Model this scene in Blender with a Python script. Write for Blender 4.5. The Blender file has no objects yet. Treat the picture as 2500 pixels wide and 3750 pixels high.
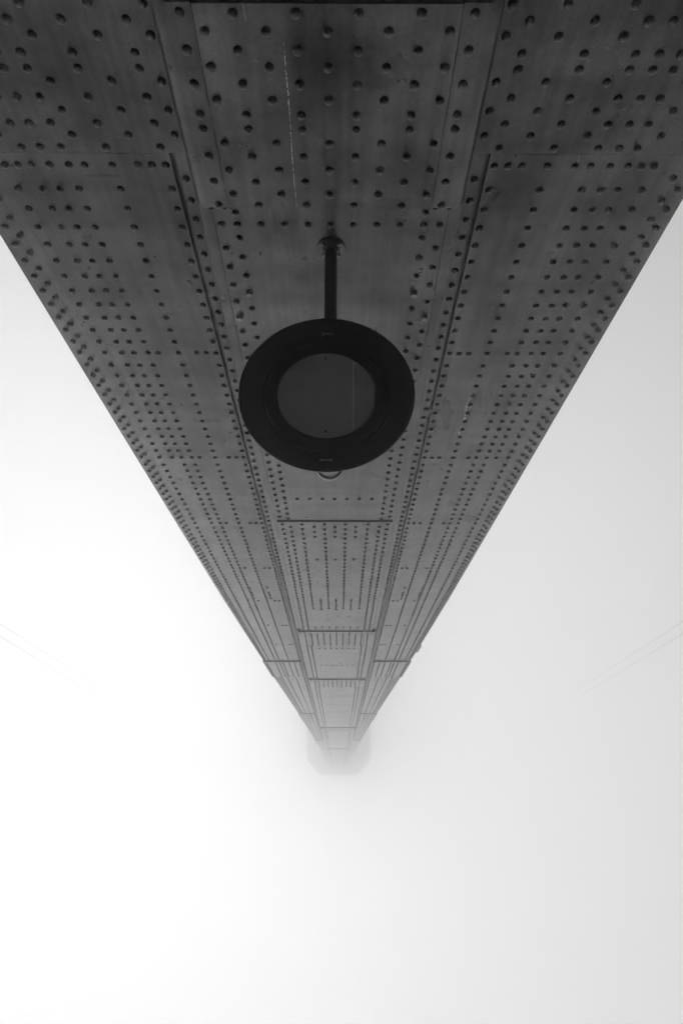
import bpy, bmesh, math, random
from mathutils import Vector, Matrix
random.seed(7)
R = math.radians
SC = bpy.context.scene
COL = SC.collection
EYE = 1.6                     # camera height above the pavement; tower heights below are given above the eye

# ------------------------------------------------------------------ camera
FPX, W, H = 2600.0, 2500.0, 3750.0
VX, VY = 1240.0, 2900.0       # the zenith in the photograph
zc = Vector(((VX - W/2)/FPX, -(VY - H/2)/FPX, -1)).normalized()
xc_ = (Vector((1, 0, 0)) - zc*zc.x).normalized()
yc = zc.cross(xc_)
rot = Matrix((xc_, yc, zc))   # camera -> world
cam = bpy.data.cameras.new('camera')
cam.sensor_fit = 'HORIZONTAL'; cam.sensor_width = 24.0; cam.lens = 24.0*FPX/W
cam.clip_start = 0.05; cam.clip_end = 9000
co = bpy.data.objects.new('camera', cam); COL.objects.link(co)
co.matrix_world = Matrix.Translation((0, 0, EYE)) @ rot.to_4x4()
SC.camera = co

# ------------------------------------------------------------------ sky and sun
SUN_EL, SUN_AZ = 57.0, 258.0  # azimuth clockwise from +Y
SKY_STRENGTH = 0.15
SUN_STRENGTH = 0.5
HAZE_DENSITY = 0.025
EXPOSURE = 0.85
world = bpy.data.worlds.new('World'); SC.world = world
world.use_nodes = True
nt = world.node_tree; nt.nodes.clear()
sky = nt.nodes.new('ShaderNodeTexSky'); sky.sky_type = 'NISHITA'; sky.sun_disc = False
sky.sun_elevation = R(SUN_EL); sky.sun_rotation = R(SUN_AZ)
sky.air_density = 8.0; sky.dust_density = 0.0; sky.ozone_density = 1.0
bw = nt.nodes.new('ShaderNodeRGBToBW')
bg = nt.nodes.new('ShaderNodeBackground'); bg.inputs['Strength'].default_value = SKY_STRENGTH
wo = nt.nodes.new('ShaderNodeOutputWorld')
nt.links.new(sky.outputs[0], bw.inputs[0]); nt.links.new(bw.outputs[0], bg.inputs['Color'])
nt.links.new(bg.outputs[0], wo.inputs['Surface'])
sl = bpy.data.lights.new('sun', 'SUN'); sl.energy = SUN_STRENGTH; sl.angle = R(70); sl.color = (1, 1, 1)
so = bpy.data.objects.new('sun', sl); COL.objects.link(so)
sd = Vector((math.sin(R(SUN_AZ))*math.cos(R(SUN_EL)), math.cos(R(SUN_AZ))*math.cos(R(SUN_EL)), math.sin(R(SUN_EL))))
so.rotation_euler = sd.to_track_quat('Z', 'Y').to_euler()
SC.view_settings.view_transform = 'Standard'
try: SC.view_settings.look = 'None'
except Exception: pass
SC.view_settings.gamma = 1.0; SC.view_settings.use_curve_mapping = False
SC.view_settings.exposure = EXPOSURE
cy = SC.cycles
cy.max_bounces = 40; cy.diffuse_bounces = 3; cy.glossy_bounces = 2; cy.volume_bounces = 36
cy.use_denoising = True; cy.use_fast_gi = False
try: cy.denoiser = 'OPENIMAGEDENOISE'
except Exception: pass

# ------------------------------------------------------------------ helpers
def put(name, me, mat=None, parent=None, loc=None, **pr):
    o = bpy.data.objects.new(name, me); COL.objects.link(o)
    if mat and len(me.materials) == 0: me.materials.append(mat)
    if parent: o.parent = parent
    if loc is not None: o.location = loc
    for k, v in pr.items(): o[k] = v
    return o

def empty(name, loc, **pr):
    o = bpy.data.objects.new(name, None); COL.objects.link(o); o.location = loc
    o.empty_display_size = 0.2
    for k, v in pr.items(): o[k] = v
    return o

def mesh(name, verts, faces, smooth=False, angle=None):
    me = bpy.data.meshes.new(name); me.from_pydata([tuple(v) for v in verts], [], faces)
    me.validate()
    bm = bmesh.new(); bm.from_mesh(me); bmesh.ops.recalc_face_normals(bm, faces=bm.faces)
    if angle:
        for f in bm.faces: f.smooth = True
        for e in bm.edges:
            if len(e.link_faces) == 2 and e.calc_face_angle(0) > R(angle): e.smooth = False
    bm.to_mesh(me); bm.free()
    if smooth:
        for p in me.polygons: p.use_smooth = True
    return me

def lathe(name, prof, n=48, axis='Z', closed=False, angle=35):
    vs, fs = [], []
    m = len(prof)
    for i in range(n):
        a = 2*math.pi*i/n
        for r, h in prof:
            if axis == 'Z': vs.append((r*math.cos(a), r*math.sin(a), h))
            else: vs.append((r*math.cos(a), h, r*math.sin(a)))
    for i in range(n):
        j = (i+1) % n
        for k in range(m-1 if not closed else m):
            l = (k+1) % m
            fs.append((i*m+k, i*m+l, j*m+l, j*m+k))
    if not closed:
        for k in (0, m-1):
            if prof[k][0] > 1e-5: fs.append([i*m+k for i in range(n)])
    me = mesh(name, vs, fs, angle=angle)
    bm = bmesh.new(); bm.from_mesh(me); bmesh.ops.remove_doubles(bm, verts=bm.verts, dist=1e-6)
    bmesh.ops.recalc_face_normals(bm, faces=bm.faces); bm.to_mesh(me); bm.free()
    return me

def box(name, x0, x1, y0, y1, z0, z1, bevel=0.0):
    bm = bmesh.new(); bmesh.ops.create_cube(bm, size=1)
    for v in bm.verts:
        v.co = Vector(((x0+x1)/2 + v.co.x*(x1-x0), (y0+y1)/2 + v.co.y*(y1-y0), (z0+z1)/2 + v.co.z*(z1-z0)))
    if bevel: bmesh.ops.bevel(bm, geom=bm.edges[:], offset=bevel, segments=2, profile=0.6, affect='EDGES')
    me = bpy.data.meshes.new(name); bm.to_mesh(me); bm.free(); return me

# ------------------------------------------------------------------ materials (the photograph is black and white)
def principled(name, base, rough, spec=0.5, metallic=0.0):
    m = bpy.data.materials.new(name); m.use_nodes = True
    b = m.node_tree.nodes['Principled BSDF']
    b.inputs['Base Color'].default_value = (base, base, base, 1)
    b.inputs['Roughness'].default_value = rough
    b.inputs['Specular IOR Level'].default_value = spec
    b.inputs['Metallic'].default_value = metallic
    return m, m.node_tree, b

def paint(name, base, rough=0.31, mott=0.38, bump=0.07, spec=0.85):
    m, t, b = principled(name, base, rough)
    N, L = t.nodes, t.links
    def node(k, **kw):
        n = N.new(k)
        for a, v in kw.items(): setattr(n, a, v)
        return n
    geo = node('ShaderNodeNewGeometry')
    def noise(scale_vec, sc, det, rgh=0.6, dist=0.0):
        mp = node('ShaderNodeMapping'); mp.inputs['Scale'].default_value = scale_vec
        L.new(geo.outputs['Position'], mp.inputs['Vector'])
        n = node('ShaderNodeTexNoise'); n.inputs['Scale'].default_value = sc
        n.inputs['Detail'].default_value = det; n.inputs['Roughness'].default_value = rgh
        n.inputs['Distortion'].default_value = dist
        L.new(mp.outputs[0], n.inputs['Vector']); return n.outputs['Fac']
    def ramp(src, a, b_, lo, hi):
        r = node('ShaderNodeMapRange'); r.inputs['From Min'].default_value = a; r.inputs['From Max'].default_value = b_
        r.inputs['To Min'].default_value = lo; r.inputs['To Max'].default_value = hi
        L.new(src, r.inputs['Value']); return r.outputs[0]
    def math_(op, a, c):
        n = node('ShaderNodeMath', operation=op)
        for i, v in enumerate((a, c)):
            if isinstance(v, float): n.inputs[i].default_value = v
            else: L.new(v, n.inputs[i])
        return n.outputs[0]
    cloud = ramp(noise((1, 1, 1), 3.2, 5, 0.6), 0.3, 0.72, 1-mott, 1+mott)          # weathered blotches
    rain = ramp(noise((24, 24, 1.1), 1.0, 4, 0.6), 0.35, 0.7, 1-mott*0.55, 1+mott*0.6)  # rain runs down the steel
    band = ramp(noise((0.6, 0.6, 5.5), 1.0, 3, 0.5), 0.35, 0.68, 1-mott*0.45, 1+mott*0.4)  # lap bands of older coats
    fine = ramp(noise((1, 1, 1), 70, 4, 0.7), 0.3, 0.7, 1-mott*0.45, 1+mott*0.45)
    # touched up patches with ragged edges
    pt = ramp(noise((1, 1, 0.8), 1.7, 4, 0.55, 0.2), 0.57, 0.68, 1.0, 1.22)
    pt2 = ramp(noise((1.3, 1, 1.1), 2.3, 4, 0.55, 0.3), 0.42, 0.31, 1.0, 0.8)
    v = math_('MULTIPLY', cloud, rain); v = math_('MULTIPLY', v, band); v = math_('MULTIPLY', v, fine)
    v = math_('MULTIPLY', v, pt); v = math_('MULTIPLY', v, pt2)
    L.new(math_('MULTIPLY', v, float(spec)), b.inputs['Specular IOR Level'])
    v = math_('MULTIPLY', v, float(base))
    cc = node('ShaderNodeCombineColor')
    for i in range(3): L.new(v, cc.inputs[i])
    L.new(cc.outputs[0], b.inputs['Base Color'])
    L.new(ramp(noise((1, 1, 1), 9, 5, 0.6), 0.3, 0.7, rough-0.04, rough+0.06), b.inputs['Roughness'])
    hh = math_('ADD', math_('MULTIPLY', noise((1, 1, 1), 120, 4, 0.7), 0.5), math_('MULTIPLY', noise((1, 1, 1), 7, 3, 0.5), 3.0))
    bp = node('ShaderNodeBump'); bp.inputs['Strength'].default_value = bump; bp.inputs['Distance'].default_value = 0.002
    L.new(hh, bp.inputs['Height']); L.new(bp.outputs[0], b.inputs['Normal'])
    return m

M_STEEL = paint('weathered_steel_paint', 0.02)
M_RIVET = paint('rivet_paint', 0.012, rough=0.34, mott=0.12, bump=0.03)
M_SHAFT = paint('shaft_steel', 0.04, rough=0.45)
M_BLACK = paint('black_lamp_paint', 0.004, rough=0.5, mott=0.1, bump=0.02, spec=0.3)
M_ARM = paint('dark_arm_paint', 0.012, rough=0.4, mott=0.1, bump=0.02, spec=0.4)
M_CAP = paint('pale_cap_metal', 0.28, rough=0.4, mott=0.1, bump=0.05)
M_GLASS = paint('frosted_diffuser', 0.55, rough=0.5, mott=0.05, bump=0.02, spec=0.5)
M_FILM = paint('diffuser_seam', 0.9, rough=0.35, mott=0.05, bump=0.02)
M_DOT = principled('dark_marks', 0.02, 0.5)[0]
M_WHITE = paint('lime_streak', 0.75, rough=0.8, mott=0.3, bump=0.3)
M_ROPE = paint('rope_steel', 0.08, rough=0.6)
M_CLIP = principled('bright_steel', 0.45, 0.3, metallic=0.8)[0]
M_BOLT = paint('bolt_paint', 0.16, rough=0.45, mott=0.1, bump=0.1)
M_DECK = paint('asphalt', 0.035, rough=0.9, mott=0.3, bump=0.5)
M_WALK = paint('pavement_concrete', 0.05, rough=0.9, mott=0.25, bump=0.4)

# ------------------------------------------------------------------ setting
put('light_blocking_ground', mesh('light_blocking_ground', [(-2950, -2950, -0.6), (2950, -2950, -0.6), (2950, 2950, -0.6), (-2950, 2950, -0.6)], [(0, 1, 2, 3)]), M_DECK, kind='structure')  # unseen dark sheet added in place of water, cuts fog light from below
put('pavement', box('pavement', -280, 280, -5.5, 1.7, -0.35, 0.0), M_WALK, kind='structure')
put('kerb', box('kerb', -280, 280, 1.703, 1.9, -0.35, 0.02, 0.015), M_WALK, kind='structure')
put('road', box('road', -280, 280, 1.903, 20, -0.5, -0.12), M_DECK, kind='structure')

# haze: an even fog bank round everything
def haze():
    me = box('haze', -3000, 3000, -3000, 3000, -1.6, 180)
    m = bpy.data.materials.new('fog'); m.use_nodes = True
    t = m.node_tree; t.nodes.clear()
    pv = t.nodes.new('ShaderNodeVolumePrincipled')
    pv.inputs['Color'].default_value = (0.92, 0.92, 0.92, 1)
    pv.inputs['Density'].default_value = HAZE_DENSITY
    pv.inputs['Anisotropy'].default_value = 0.88
    out = t.nodes.new('ShaderNodeOutputMaterial')
    t.links.new(pv.outputs[0], out.inputs['Volume'])
    put('haze', me, m, kind='stuff')
haze()

# ------------------------------------------------------------------ the tower
XC = -0.042
def lerp(tab, v):
    if v <= tab[0][0]: return tab[0][1]
    for (a, fa), (b, fb) in zip(tab, tab[1:]):
        if v <= b: return fa + (fb-fa)*(v-a)/(b-a)
    return tab[-1][1]
GROW = [(1.7, 0), (2.6, 0.006), (5.5, 0.028), (10, 0.040), (12, 0.05), (17, 0.065), (30.8, 0.10), (46, 0.14), (80, 0.16)]
def wx(x, z):
    """x (relative to the tower's centre line) after the shaft's slight batter at height z"""
    s = 1 if x >= 0 else -1; a = abs(x); g = lerp(GROW, z)
    if z > 17.4 and a > 0.95:
        # above the setback the side shafts step in
        out = lerp([(17.4, 1.548), (26.15, 1.40), (27.5, 1.385), (40, 1.24), (50, 1.13), (80, 1.1), (250, 1.3)], z)
        inner = 0.70 + g
        t = (a-0.70)/(1.66-0.70)
        return XC + s*(inner + (out-inner)*t)
    if a < 0.6: w = a/0.6
    else: w = lerp([(0.6, 1.0), (1.3, 1.1)], a)
    sh = w*g
    if a > 1.3:
        edge = lerp([(1.7, 0.0), (5, -0.006), (10, -0.026), (12.5, -0.052), (15.2, -0.092), (17.4, -0.112)], z)
        t = (a-1.3)/0.36
        sh = sh*(1-min(t, 1)) + edge*t
    return XC + s*(a + sh)
CY, SY = -2.5, -2.6            # planes of the centre column's plate and of the side cells
ZL = [-1.6, 0.5, 1.7, 2.6, 4, 5.5, 7.5, 10, 12, 15.2, 17, 17.39, 17.41, 20, 24, 26.15, 30.8, 38, 46, 55, 74, 95, 124]

tower = empty('bridge_tower', (XC, -3.6, 0), label='tall riveted steel bridge tower leg rising into fog, lamp fixed to its centre', category='tower')
bpy.context.view_layer.update()
TINV = Vector((XC, -3.6, 0))

def tw(name, verts, faces, mat, **pr):
    """tower part: vertices given in eye-relative world coordinates"""
    vs = [Vector((v[0], v[1], v[2]+EYE)) - TINV for v in verts]
    return put(name, mesh(name, vs, faces, angle=30), mat, tower, **pr)

def plate(name, xa, xb, yf, yb, z0, z1, mat=M_STEEL, rl=0.003, rr=0.003, seg=2, endr=0.0, warp=True, b=0.003, **pr):
    """steel plate standing on a plane: front at yf, back at yb, rounded vertical edges rl / rr (left, right)"""
    prof = []
    def arc(cx, cyy, r, a0, a1, n):
        for i in range(n+1):
            a = a0 + (a1-a0)*i/n
            prof.append((cx + r*math.cos(a), cyy + r*math.sin(a)))
    prof.append((xb, yb))
    nr = 7 if rr > 0.01 else seg; nl = 7 if rl > 0.01 else seg
    arc(xb-rr, yf-rr, rr, 0, math.pi/2, nr)
    arc(xa+rl, yf-rl, rl, math.pi/2, math.pi, nl)
    prof.append((xa, yb))
    zs = [(z0, b), (z0+b, 0)] + [(z, 0) for z in ZL if z0+0.05 < z < z1-0.05]
    if endr:
        for i in range(6):
            a = math.pi/2*i/5
            zs.append((z1-endr+endr*math.sin(a), endr*(1-math.cos(a))))
    else: zs += [(z1-b, 0), (z1, b)]
    xm = (xa+xb)/2
    V, F = [], []
    n = len(prof)
    for z, ins in zs:
        for px, py in prof:
            q = px + (ins if px < xm else -ins)
            X = wx(q, z) if warp else XC+q
            yy = py - (min(ins, b) if py > yf-1e-4 else 0)
            V.append((X, yy, z))
    for k in range(len(zs)-1):
        for i in range(n):
            j = (i+1) % n
            F.append((k*n+i, k*n+j, (k+1)*n+j, (k+1)*n+i))
    F.append(list(range(n))); F.append([(len(zs)-1)*n+i for i in range(n)])
    return tw(name, V, F, mat, **pr)

# core behind the plates
plate('shaft', -1.63, 1.63, SY-0.035, SY-6.5, -1.6, 17.40, M_SHAFT)
plate('shaft', -1.64, 1.64, SY-0.035, SY-6.0, 17.41, 124.9, M_SHAFT)
plate('column_core', -0.585, 0.585, CY-0.022, SY-0.034, -1.6, 124.9, M_SHAFT)

rivets = []    # (x, y, z, kind, parent)
def riv(x, z, y, par, kind='rivet', warp=True):
    rivets.append((wx(x, z) if warp else XC+x, y, z, kind, par))

# ---- side cells -----------------------------------------------------------
side = {}
def even(a, b, pitch):
    n = max(1, round((b-a)/pitch)); return [a + (b-a)*i/n for i in range(n+1)]
for s in (-1, 1):
    def P(name, xa, xb, *a, **k):
        lo, hi = sorted((s*xa, s*xb)); return plate(name, lo, hi, *a, **k)
    # lower lap plate, its top edge the long horizontal joint
    low = P('lap_plate', 0.59, 1.86, SY+0.008, SY-0.012, -1.6, 2.312, b=0.006)
    ang = P('angle_strip', 0.59, 0.6795, SY-0.004, SY-0.05, 2.313, 124.8)
    face = P('side_plate', 0.6995, 1.662, SY, SY-0.034, 2.313, 15.245)
    face2 = P('side_plate', 0.705, 1.678, SY+0.028, SY-0.034, 15.25, 17.40)
    face3 = P('side_plate', 0.705, 1.662, SY, SY-0.034, 17.41, 26.145)
    face4 = P('side_plate', 0.705, 1.672, SY+0.028, SY-0.034, 26.15, 28.9)
    face5 = P('side_plate', 0.705, 1.662, SY, SY-0.034, 28.91, 40.3)
    face6 = P('side_plate', 0.705, 1.672, SY+0.028, SY-0.034, 40.31, 43.3)
    face7 = P('side_plate', 0.705, 1.662, SY, SY-0.034, 43.31, 124.8)
    # lower lap plate rivets
    RA = [1.488, 1.61, 1.731, 1.855, 1.918, 2.039, 2.159, 2.277]
    RB = [1.428, 1.55, 1.672, 1.788, 1.970, 2.097, 2.215]
    for z in RA:
        for x in (0.727, 0.963, 1.157, 1.247, 1.327): riv(s*x, z, SY+0.008, low)
    for z in RB:
        for x in (0.653, 0.848, 1.088): riv(s*x, z, SY+0.008, low)
        for x in (1.405, ): riv(s*x, z, SY+0.008, low)
    for z in (1.61, 1.74, 1.86, 1.98, 2.1, 2.22):
        riv(s*1.527, z+0.02, SY+0.008, low); riv(s*1.60, z+0.07, SY+0.008, low)
    # main rows
    special = [2.378, 3.836, 5.352, 6.909, 8.50, 10.136, 11.787, 13.443, 15.12]
    for x in (0.727, 0.788, 0.85, 0.965, 1.088, 1.158, 1.245, 1.325, 1.385, 1.445): riv(s*x, 2.378, SY, face)
    for k, (a, b) in enumerate(zip(special, special[1:])):
        rows = even(a, b, 0.122 if k < 2 else 0.128)
        if k < 2 or True: rows = [a] + [r + 0.015*(1-(i/len(rows))) for i, r in enumerate(rows[1:-1])] + [b]
        for i, z in enumerate(rows[1:], 1):
            last = i == len(rows)-1
            cols = [0.727, 0.965, 1.158, 1.247, 1.442]
            if k < 2: cols.insert(4, 1.327)
            if last: cols += [0.788, 0.85, 1.095] if k >= 1 or True else []
            for x in cols: riv(s*x, z, SY, face)
            zp = rows[i-1]
            riv(s*1.612, (z*0.98+zp*0.02), SY, face); riv(s*1.562, (z+zp)/2, SY, face)
            riv(s*0.653, (z+zp)/2+0.01, SY-0.004, ang)
    for z in (9.417, 9.66, 9.72, 9.79, 9.86, 10.0):
        riv(s*0.90, z, SY, face); riv(s*1.145, z, SY, face)
    # doubled plate above the first setback
    for z in even(15.34, 17.3, 0.13):
        for x in (0.735, 0.85, 0.965, 1.09, 1.158, 1.247, 1.55, 1.62): riv(s*x, z, SY+0.028, face2)
        riv(s*0.655, z, SY-0.004, ang)
    for z in even(17.5, 26.05, 0.135):
        for x in (0.735, 1.0, 1.25, 1.42, 1.50, 1.59): riv(s*x, z, SY, face3)
        riv(s*0.655, z, SY-0.004, ang)
    for z in (18.03, 19.78, 21.55, 23.34, 25.17):
        for x in (0.86, 1.13): riv(s*x, z, SY, face3)
    for z in even(26.25, 28.8, 0.14):
        for x in (0.735, 0.86, 1.0, 1.13, 1.25, 1.42, 1.59): riv(s*x, z, SY+0.028, face4)
        riv(s*0.655, z, SY-0.004, ang)
    for z in even(29.0, 40.2, 0.16):
        for x in (0.735, 1.0, 1.25, 1.42, 1.59): riv(s*x, z, SY, face5)
        riv(s*0.655, z, SY-0.004, ang)

# ---- centre column --------------------------------------------------------
# bottom collar (wraps the corners, soffit at the very top of the photograph)
col_ang = []
for s in (-1, 1):
    lo, hi = sorted((s*0.604, s*0.4567))
    r = dict(rl=0.056) if s < 0 else dict(rr=0.056)
    col_ang.append(plate('collar_corner', lo, hi, -2.45, SY+0.009, 1.571, 2.485, endr=0.024, warp=False, b=0.008, **r))
collar = plate('collar_plate', -0.4555, 0.4555, -2.447, CY-0.02, 1.573, 2.482, warp=False, b=0.008)
# taper seam: the seams drift outwards a touch with height
RO = [1.612, 1.742, 1.873, 2.001, 2.066, 2.195, 2.327, 2.458]
RI = [1.675, 1.806, 1.937, 2.131, 2.264, 2.395]
for z in RO:
    for s in (-1, 1):
        riv(s*0.499, z, -2.45, col_ang[0 if s < 0 else 1], warp=False)
        for x in (0.107, 0.320): riv(s*x, z, -2.447, collar, warp=False)
for z in RI:
    for x in (-0.426, -0.214, 0, 0.212, 0.424): riv(x, z, -2.447, collar, warp=False)

# corner angles with a plain margin on both sides
margin = []
for s in (-1, 1):
    lo, hi = sorted((s*0.60, s*0.5435))
    r = dict(rl=0.008) if s < 0 else dict(rr=0.008)
    margin.append(plate('corner_angle', lo, hi, CY-0.011, SY+0.001, -1.6 if False else 2.487, 124.8, **r))
    lo, hi = sorted((s*0.604, s*0.3)); 
    plate('lower_column_plate', lo, hi, CY, SY+0.001, -1.6, 1.570)
plate('lower_column_plate', -0.298, 0.298, CY, SY+0.001, -1.6, 1.570)

c1 = plate('centre_plate', -0.541, 0.541, CY, CY-0.03, 2.487, 6.57)
zig_i = [2.554, 2.629] + [2.716+0.1359*k for k in range(29)]
zig_o = [2.629] + [2.787+0.1362*k for k in range(28)]
BI, BO = 3.124, 3.334
for z in zig_i:
    if z > 6.56: continue
    for s in (-1, 1):
        riv(s*0.437, z, CY, c1, 'bolt' if abs(z-BI) < 0.03 else 'rivet')
for z in zig_o:
    for s in (-1, 1):
        riv(s*0.512, z, CY, c1, 'bolt' if abs(z-BO) < 0.04 else 'rivet')
for x in (0, 0.107, 0.217, 0.327):
    for s in ((-1, 1) if x else (1,)):
        riv(s*x, 2.629, CY, c1); riv(s*(x*1.0), 6.013, CY, c1)
for s in (-1, 1): riv(s*0.437, 6.013, CY, c1)

c2 = plate('centre_plate', -0.5435, 0.5435, CY+0.012, CY-0.03, 6.58, 11.695)
F = [6.645+0.1455*k for k in range(25)]
for z in F:
    for s in (-1, 1):
        for x in (0.1, 0.315): riv(s*x, z, CY+0.012, c2)
for z in (6.72, 6.869, 7.019, 7.805, 9.64, 9.74, 9.90, 10.04, 10.19):
    for x in (-0.2, 0, 0.2): riv(x, z, CY+0.012, c2)
for k, z in enumerate(even(6.645, 11.62, 0.1455)):
    for s in (-1, 1): riv(s*0.50, z, CY+0.012, c2); riv(s*0.425, z+0.073, CY+0.012, c2)
for x in range(-3, 4): riv(x*0.107, 11.44, CY+0.012, c2)

def collar_at(z0, z1, z2, proud=0.018):
    """a wrap-round splice collar from z0 to z1, plain plate on to z2"""
    for s in (-1, 1):
        lo, hi = sorted((s*0.608, s*0.442))
        r = dict(rl=0.035) if s < 0 else dict(rr=0.035)
        p = plate('collar_corner', lo, hi, CY+proud+0.012, SY+0.02, z0, z1, endr=0.03, **r)
        for z in even(z0+0.12, z1-0.1, 0.15): riv(s*0.49, z, CY+proud+0.012, p)
    p = plate('collar_plate', -0.437, 0.437, CY+proud+0.012, CY-0.02, z0+0.001, z1-0.003)
    for z in even(z0+0.19, z1-0.04, 0.15):
        for x in range(-3, 4): riv(x*0.100, z+(0.07 if x % 2 else 0)-0.07, CY+proud+0.012, p)
        for s in (-1, 1): riv(s*0.395, z, CY+proud+0.012, p)
    q = plate('centre_plate', -0.5435, 0.5435, CY+0.001, CY-0.03, z1+0.005, z2-0.01)
    for z in even(z1+0.1, z2-0.1, 0.15):
        for s in (-1, 1): riv(s*0.50, z, CY+0.001, q); riv(s*0.425, z+0.07, CY+0.001, q)
    return q
q1 = collar_at(11.70, 12.85, 17.19)
q2 = collar_at(17.20, 18.35, 30.83)
q3 = collar_at(30.84, 32.6, 46.29)
q4 = collar_at(46.30, 48.3, 124.8)
for q, zz in ((q1, (13.31, 15.22, 17.05)), (q2, (20.42, 22.45, 24.47, 26.49, 28.64)), (q3, (34.43, 36.69, 38.79, 41.4))):
    for z in zz:
        for x in range(-3, 4): riv(x*0.100, z, CY+0.001, q)

# ---- rivet heads: the 300 that show largest are parts of their plates, the rest one mass
def dome(r, h, seg=12, rings=3):
    prof = []
    for k in range(rings+1):
        a = math.pi/2*k/rings
        prof.append((r*math.cos(a)**0.75 if k < rings else 0.0, h*math.sin(a)))
    vs, fs = [], []
    for k in range(rings):
        for i in range(seg):
            a = 2*math.pi*i/seg
            vs.append((prof[k][0]*math.cos(a), prof[k][1], prof[k][0]*math.sin(a)))
    vs.append((0, h, 0))
    for k in range(rings-1):
        for i in range(seg):
            j = (i+1) % seg; fs.append((k*seg+i, k*seg+j, (k+1)*seg+j, (k+1)*seg+i))
    for i in range(seg): fs.append(((rings-1)*seg+i, (rings-1)*seg+(i+1) % seg, rings*seg))
    return vs, fs
RV, RH = 0.0182, 0.0165
dv, df = dome(RV, RH)
rivet_me = mesh('rivet', dv, df, smooth=True); rivet_me.materials.append(M_RIVET)
hexv = []
for y, r in ((0, 0.024), (0.005, 0.024), (0.0051, 0.0195), (0.018, 0.0195), (0.020, 0.017)):
    for i in range(6):
        a = math.pi/3*i+0.3; hexv.append((r*math.cos(a), y, r*math.sin(a)))
hexf = [(k*6+i, k*6+(i+1) % 6, (k+1)*6+(i+1) % 6, (k+1)*6+i) for k in range(4) for i in range(6)] + [tuple(24+i for i in range(6))]
bolt_me = mesh('bolt', hexv, hexf, angle=20); bolt_me.materials.append(M_BOLT)

def project(x, y, z):
    p = rot.transposed() @ Vector((x, y, z))
    return W/2 + FPX*p.x/-p.z, H/2 - FPX*p.y/-p.z, -p.z
lamp_c, lamp_ax = (1195, 1432), (318, 278)
vis, rest, bolts = [], [], []
for r_ in rivets:
    u, v, d = project(*r_[:3])
    hid = ((u-lamp_c[0])/lamp_ax[0])**2 + ((v-lamp_c[1])/lamp_ax[1])**2 < 1
    inside = -15 < u < 2515 and -20 < v < 3750
    if r_[3] == 'bolt': bolts.append(r_)
    elif inside and not hid: vis.append((d, r_))
    else: rest.append(r_)
vis.sort(key=lambda t: t[0])
rest += [r_ for _, r_ in vis[300:]]
for r_ in [r for _, r in vis[:300]] + bolts:
    x, y, z, k, par = r_
    o = put(k, bolt_me if k == 'bolt' else rivet_me, None, par)
    o.location = (x-TINV.x, y-TINV.y, z+EYE-TINV.z)
    o.rotation_euler = (random.uniform(-.05, .05), random.uniform(0, 6.28), random.uniform(-.05, .05))
    s_ = random.uniform(0.95, 1.06); o.scale = (s_, random.uniform(0.9, 1.1), s_)
V, Fc = [], []
lov, lof = dome(RV, RH, 8, 2)
for x, y, z, k, par in rest:
    far = z > 9
    vv, ff = (lov, lof) if far else (dv, df)
    b0 = len(V); s_ = random.uniform(0.95, 1.05)
    V += [(x+a*s_-TINV.x, y+b*s_-TINV.y, z+c*s_+EYE) for a, b, c in vv]
    Fc += [tuple(b0+i for i in f) for f in ff]
me = bpy.data.meshes.new('rivet_mass'); me.from_pydata(V, [], Fc)
for p in me.polygons: p.use_smooth = True
put('rivet_rows', me, M_RIVET, tower, kind='stuff')

# ---- pale lime streaks and droppings run down the steel (they have a little thickness)
def streak(pts, w, y, par):
    """pts: photograph-measured (x, z) points; broken drips along them"""
    vs, fs = [], []
    N = 90
    for i in range(N):
        t0 = i/N
        if random.random() < (0.08 if 0.15 < t0 < 0.8 else 0.3): continue
        def at(t):
            k = t*(len(pts)-1); j = min(int(k), len(pts)-2); f = k-j
            return (pts[j][0]*(1-f)+pts[j+1][0]*f, pts[j][1]*(1-f)+pts[j+1][1]*f)
        xa, za = at(t0); xb, zb = at(min(1, t0+1/N*random.uniform(.6, 1.2)))
        h = w*random.uniform(.25, 1.0)*math.sin(math.pi*(0.1+0.8*t0)); jx = random.gauss(0, w*0.18)
        b0 = len(vs)
        vs += [(xa-h+jx, y, za), (xa+h+jx, y, za), (xb+h*.7+jx, y, zb), (xb-h*.7+jx, y, zb), ((xa+xb)/2+jx, y+0.0012, (za+zb)/2)]
        fs += [(b0, b0+1, b0+4), (b0+1, b0+2, b0+4), (b0+2, b0+3, b0+4), (b0+3, b0, b0+4)]
    tw('lime_streak', vs, fs, M_WHITE)
def back(px, py, D):
    c = rot @ Vector(((px-W/2)/FPX, -(py-H/2)/FPX, -1.0)); t = -D/c.y
    return (c.x*t, c.z*t)
k16 = 2500/1568
streak([back(px*k16, py*k16, 2.447) for px, py in ((652, 97), (656, 160), (662, 215), (667, 290), (670, 350), (676, 420), (681, 472))], 0.0035, -2.4465, collar)
streak([back(px*k16, py*k16, 2.447) for px, py in ((557, 3), (560, 20), (564, 48))], 0.004, -2.4465, collar)
streak([back(px*k16, py*k16, 2.6) for px, py in ((1087, 898), (1078, 915), (1070, 935), (1067, 960), (1057, 985), (1052, 1003))], 0.010, SY+0.0006, face)
streak([back(px*k16, py*k16, 2.6) for px, py in ((1034, 1222), (1031, 1238))], 0.005, SY+0.0006, face)
streak([back(px*k16, py*k16, 2.6) for px, py in ((1342, 506), (1341, 528))], 0.004, SY+0.0006, face)
streak([back(px*k16, py*k16, 2.6) for px, py in ((1334, 348), (1322, 384))], 0.004, SY+0.0006, face)

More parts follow.
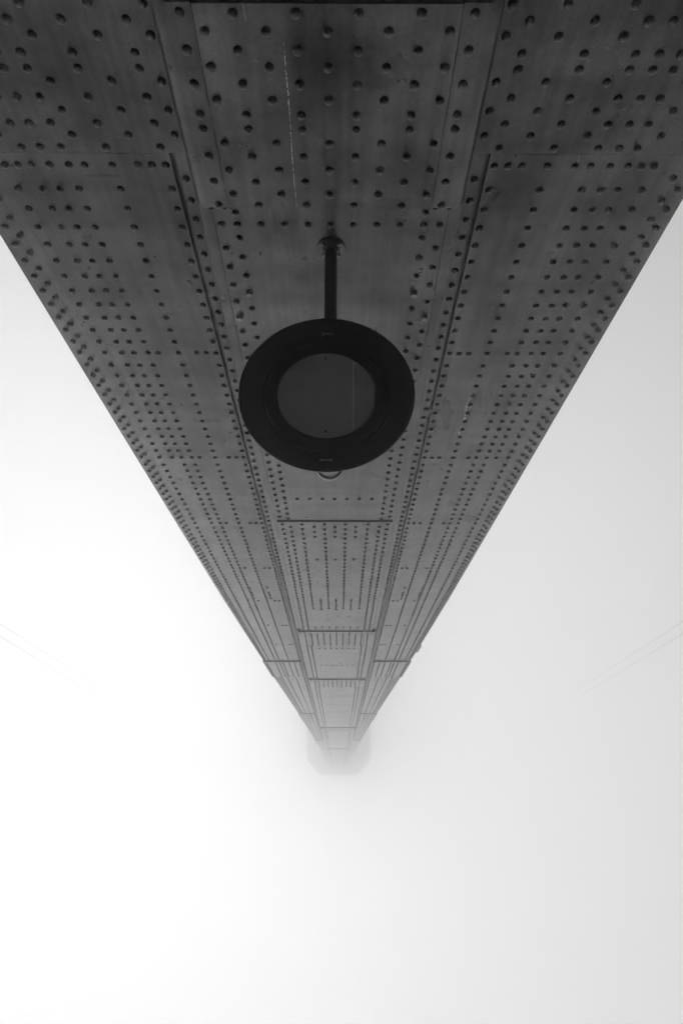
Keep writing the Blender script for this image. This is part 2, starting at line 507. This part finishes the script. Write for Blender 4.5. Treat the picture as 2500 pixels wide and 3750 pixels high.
# ---- touched-up coats of paint: thin raised films with ragged edges
M_NEW = paint('newer_paint_coat', 0.03, rough=0.27, mott=0.25, bump=0.05)
M_OLD = paint('older_paint_coat', 0.008, rough=0.42, mott=0.25, bump=0.05)
def film(cxp, cyp, wp, hp, D, mat, rag=0.12, corners=28, square=False):
    k = k16; vs = []
    for i in range(corners):
        a = 2*math.pi*i/corners
        ca, sa = math.cos(a), math.sin(a)
        if square:
            m_ = max(abs(ca), abs(sa)); ca, sa = ca/m_, sa/m_
        r = 1+random.uniform(-rag, rag)
        X, Z = back((cxp+ca*wp/2*r)*k, (cyp+sa*hp/2*r)*k, D)
        vs.append((X, -D+0.0006, Z))
    c0 = back(cxp*k, cyp*k, D)
    vs.append((c0[0], -D+0.0007, c0[1]))
    n = corners
    rim = [(x, y-0.0005, z) for x, y, z in vs[:n]]
    tw('paint_coat', vs+rim, [(i, (i+1) % n, n) for i in range(n)] + [(i, n+1+i, n+1+(i+1) % n, (i+1) % n) for i in range(n)], mat)
DC, DL, DS, DP = 2.447, 2.592, 2.6, 2.5
film(1398, 134, 98, 56, DL, M_NEW, 0.03, 28, True)
film(915, 158, 46, 66, DC, M_NEW, 0.3)
film(880, 190, 60, 30, DC, M_NEW, 0.3)
film(908, 468, 74, 26, DC, M_OLD, 0.05, 28, True)
film(370, 440, 30, 9, DS, M_OLD, 0.3)
film(232, 404, 84, 7, DS, M_OLD, 0.35)
film(982, 675, 30, 34, DP, M_NEW, 0.4)
film(965, 742, 26, 60, DP, M_NEW, 0.4)
film(1024, 950, 22, 70, DS, M_OLD, 0.2)
film(1101, 915, 12, 50, DS, M_OLD, 0.35)
film(1010, 945, 60, 10, DS, M_OLD, 0.1, 28, True)
film(868, 1100, 34, 8, DP, M_NEW, 0.35)
film(1075, 1190, 60, 14, DS, M_OLD, 0.15)
film(480, 968, 60, 8, DS, M_OLD, 0.3)
film(330, 655, 26, 7, DS, M_OLD, 0.3)
film(1240, 520, 30, 10, DS, M_NEW, 0.3)

# ---- small junction box on the tower's right edge
jb = tw('edge_bracket', *(lambda b: ([v.co[:] for v in b.vertices], [list(p.vertices) for p in b.polygons]))(box('b', 1.53, 1.605, SY-0.12, SY-0.03, 13.8, 14.45, 0.01)), M_SHAFT)

# ---- the platform at the tower top, ghostly in the fog
zt = 125.0
outl = [(-0.0422, -0.0761-0.01), (-0.0422, -0.040), (-0.026, -0.0208), (0.0245, -0.0208), (0.0425, -0.038), (0.0425, -0.0761-0.01)]
op = [(a*zt, b*zt) for a, b in outl]
vs = [(a, b, zt) for a, b in op] + [(a, b, zt+3) for a, b in op]
n = len(op)
tw('top_platform', vs, [list(range(n)), list(range(n, 2*n))] + [(i, (i+1) % n, n+(i+1) % n, n+i) for i in range(n)], M_SHAFT)
for k in range(16):
    xx = -4.9+k*0.655; ye = -2.76 if abs(xx) < 2.88 else -2.76-(abs(xx)-2.88)*0.95
    m_ = box('b', xx-0.10, xx+0.10, -10.2, ye, zt-0.45, zt-0.005)
    tw('platform_beam', [v.co[:] for v in m_.vertices], [list(p.vertices) for p in m_.polygons], M_SHAFT)

# ------------------------------------------------------------------ the lamp
AZ = 2.777+EYE                 # height of the arm
LX = -0.042
lamp = empty('wall_lamp', (LX, CY, AZ), label='round black wall lamp with wide shade, held out on a pipe arm', category='lamp')
def lp(name, me, mat, loc=(0, 0, 0), rt=None, parent=None, **pr):
    o = put(name, me, mat, parent or lamp, loc, **pr)
    if rt: o.rotation_euler = rt
    return o
flange = lp('wall_flange', lathe('wall_flange', [(0.001, 0.0), (0.069, 0.0), (0.069, 0.010), (0.066, 0.013), (0.046, 0.013), (0.040, 0.02), (0.036, 0.035), (0.03, 0.036)], 40, 'Y'), M_STEEL, (0, 0.0005, 0))
for i in range(4):
    a = math.pi/4 + i*math.pi/2
    o = put('flange_bolt', bolt_me.copy(), None, flange, (0.053*math.cos(a), 0.013, 0.053*math.sin(a))); o.scale = (.48, .6, .48)
lp('arm', lathe('arm', [(0.001, 0.02), (0.0305, 0.02), (0.0305, 1.16), (0.001, 1.16)], 32, 'Y'), M_ARM)
s_c = 1.345
cap = lp('arm_end_cap', lathe('arm_end_cap', [(0.001, -0.05), (0.046, -0.05), (0.052, -0.044), (0.052, -0.03), (0.048, -0.028), (0.048, 0.045), (0.058, 0.05), (0.058, 0.066), (0.052, 0.07), (0.001, 0.074)], 40, 'Z'), M_CAP, (0.0, -CY and (2.5-1.325), 0.0))
# lamp body: measured so that the rim circle falls on the photographed ellipse
RZ = 2.45                      # rim height above the eye
rc = (-0.02053*RZ, -0.6052*RZ+0.0)
lx, ly, lz = rc[0]-LX, (rc[1]-CY), RZ+EYE-AZ
RR = 0.1418*RZ
shade = lp('shade', lathe('shade', [
    (RR, 0.0), (RR+0.004, 0.004), (RR+0.003, 0.010), (RR-0.02, 0.03), (0.27, 0.075), (0.2, 0.13), (0.12, 0.17), (0.085, 0.20), (0.0445, 0.21),
    (0.040, 0.205), (0.115, 0.16), (0.19, 0.12), (0.255, 0.066), (0.262, 0.046), (RR-0.03, 0.022), (RR-0.006, 0.006), (RR-0.003, 0.001)], 96, 'Z', closed=True, angle=25), M_BLACK, (lx, ly, lz))
lp('lamp_neck', lathe('lamp_neck', [(0.001, 0.19), (0.06, 0.19), (0.06, 0.30), (0.034, 0.325), (0.034, 0.36), (0.001, 0.362)], 40, 'Z'), M_ARM, (lx, ly, lz))
bezel = lp('bezel_ring', lathe('bezel_ring', [(0.250, 0.050), (0.248, 0.026), (0.238, 0.016), (0.212, 0.014), (0.2, 0.018), (0.197, 0.03), (0.197, 0.045), (0.25, 0.055)], 96, 'Z', closed=True, angle=25), M_BLACK, (lx, ly, lz))
GR = 0.0768*(RZ+0.03)
# frosted disc with its flat right side
gv, gf = [], []
NG = 96
for lvl in (0.030, 0.036):
    for i in range(NG):
        a = 2*math.pi*i/NG
        x, y = 0.2*math.cos(a), 0.2*math.sin(a)
        gv.append((min(x, 0.1925), y, lvl))
gf = [list(range(NG)), list(range(NG, 2*NG))] + [(i, (i+1) % NG, NG+(i+1) % NG, NG+i) for i in range(NG)]
disc = lp('diffuser_disc', mesh('diffuser_disc', gv, gf, angle=30), M_GLASS, (lx, ly, lz))
# seam, two dark spots and the little printed marks
seam = lp('seam', box('seam', 0.1035, 0.1085, -0.158, 0.158, 0.0285, 0.0298), M_FILM, (0, 0, 0), (0, 0, R(0.8)), disc)
for yy in (-0.172, 0.165):
    lp('screw_head', lathe('screw_head', [(0.001, 0.0272), (0.0045, 0.0275), (0.005, 0.0299), (0.001, 0.02995)], 16, 'Z'), M_DOT, (-0.006+0.004*(yy > 0), yy, 0), None, disc)
for (x0, x1, y0, y1) in ((0.1125, 0.1140, -0.118, -0.100), (0.117, 0.1178, -0.118, -0.101), (0.1195, 0.1202, -0.118, -0.101), (0.114, 0.1215, -0.092, -0.0895), (0.1202, 0.1214, -0.084, -0.060)):
    lp('printed_mark', box('printed_mark', x0, x1, y0, y1, 0.0291, 0.0298), M_DOT, (0, 0, 0), None, disc)
for a in (-70, 12, 112, 190, 252, 310):
    ca, sa = math.cos(R(a)), math.sin(R(a))
    lp('bezel_screw', lathe('bezel_screw', [(0.001, 0.0105), (0.0035, 0.011), (0.0045, 0.0145), (0.001, 0.0149)], 12, 'Z'), M_ARM, (0.224*ca, 0.224*sa, 0.0), None, bezel)
for (yy, zz) in ((0.292, 0.030), (-0.288, 0.030)):
    c_ = lp('shade_clip', box('shade_clip', -0.019, 0.019, yy-0.0025, yy+0.0025, zz-0.008, zz-0.004, 0.0008), M_CLIP, (0, 0, 0), None, shade)
    for xx in (-0.02, 0.02):
        lp('clip_post', box('clip_post', xx-0.003, xx+0.003, yy-0.004, yy+0.004, zz-0.010, zz+0.012, 0.0008), M_CLIP, (0, 0, 0), None, shade)

# ------------------------------------------------------------------ ropes in the fog
def rope(d0, z0, d1, z1, r, label, group):
    a = Vector((d0[0]*z0, d0[1]*z0, z0)); b = Vector((d1[0]*z1, d1[1]*z1, z1))
    u = (b-a)
    p = a + u*((176-a.z)/u.z); q = a + u*((0.2-EYE-a.z)/u.z)
    L_ = (p-q).length
    me = lathe('bridge_cable', [(r, 0), (r, L_)], 10, 'Z', angle=60)
    o = put('bridge_cable', me, M_ROPE, None, (q.x, q.y, q.z+EYE), label=label, category='cable', group=group)
    o.rotation_euler = (p-q).to_track_quat('Z', 'Y').to_euler()
G = 'bridge cables fading into the fog'
rope((0.3396, -0.1370), 126, (0.4917, -0.2270), 86, 0.085, 'upper of the two faint cables in the fog right of the tower', G)
rope((0.3382, -0.1259), 126, (0.4885, -0.2093), 86, 0.095, 'lower of the two faint cables in the fog right of the tower', G)
rope((-0.3032, -0.1183), 105, (-0.4821, -0.2223), 76, 0.055, 'upper of the two barely visible cables in the fog left of the tower', G)
rope((-0.2937, -0.1002), 105, (-0.4790, -0.2047), 76, 0.06, 'lower of the two barely visible cables in the fog left of the tower', G)
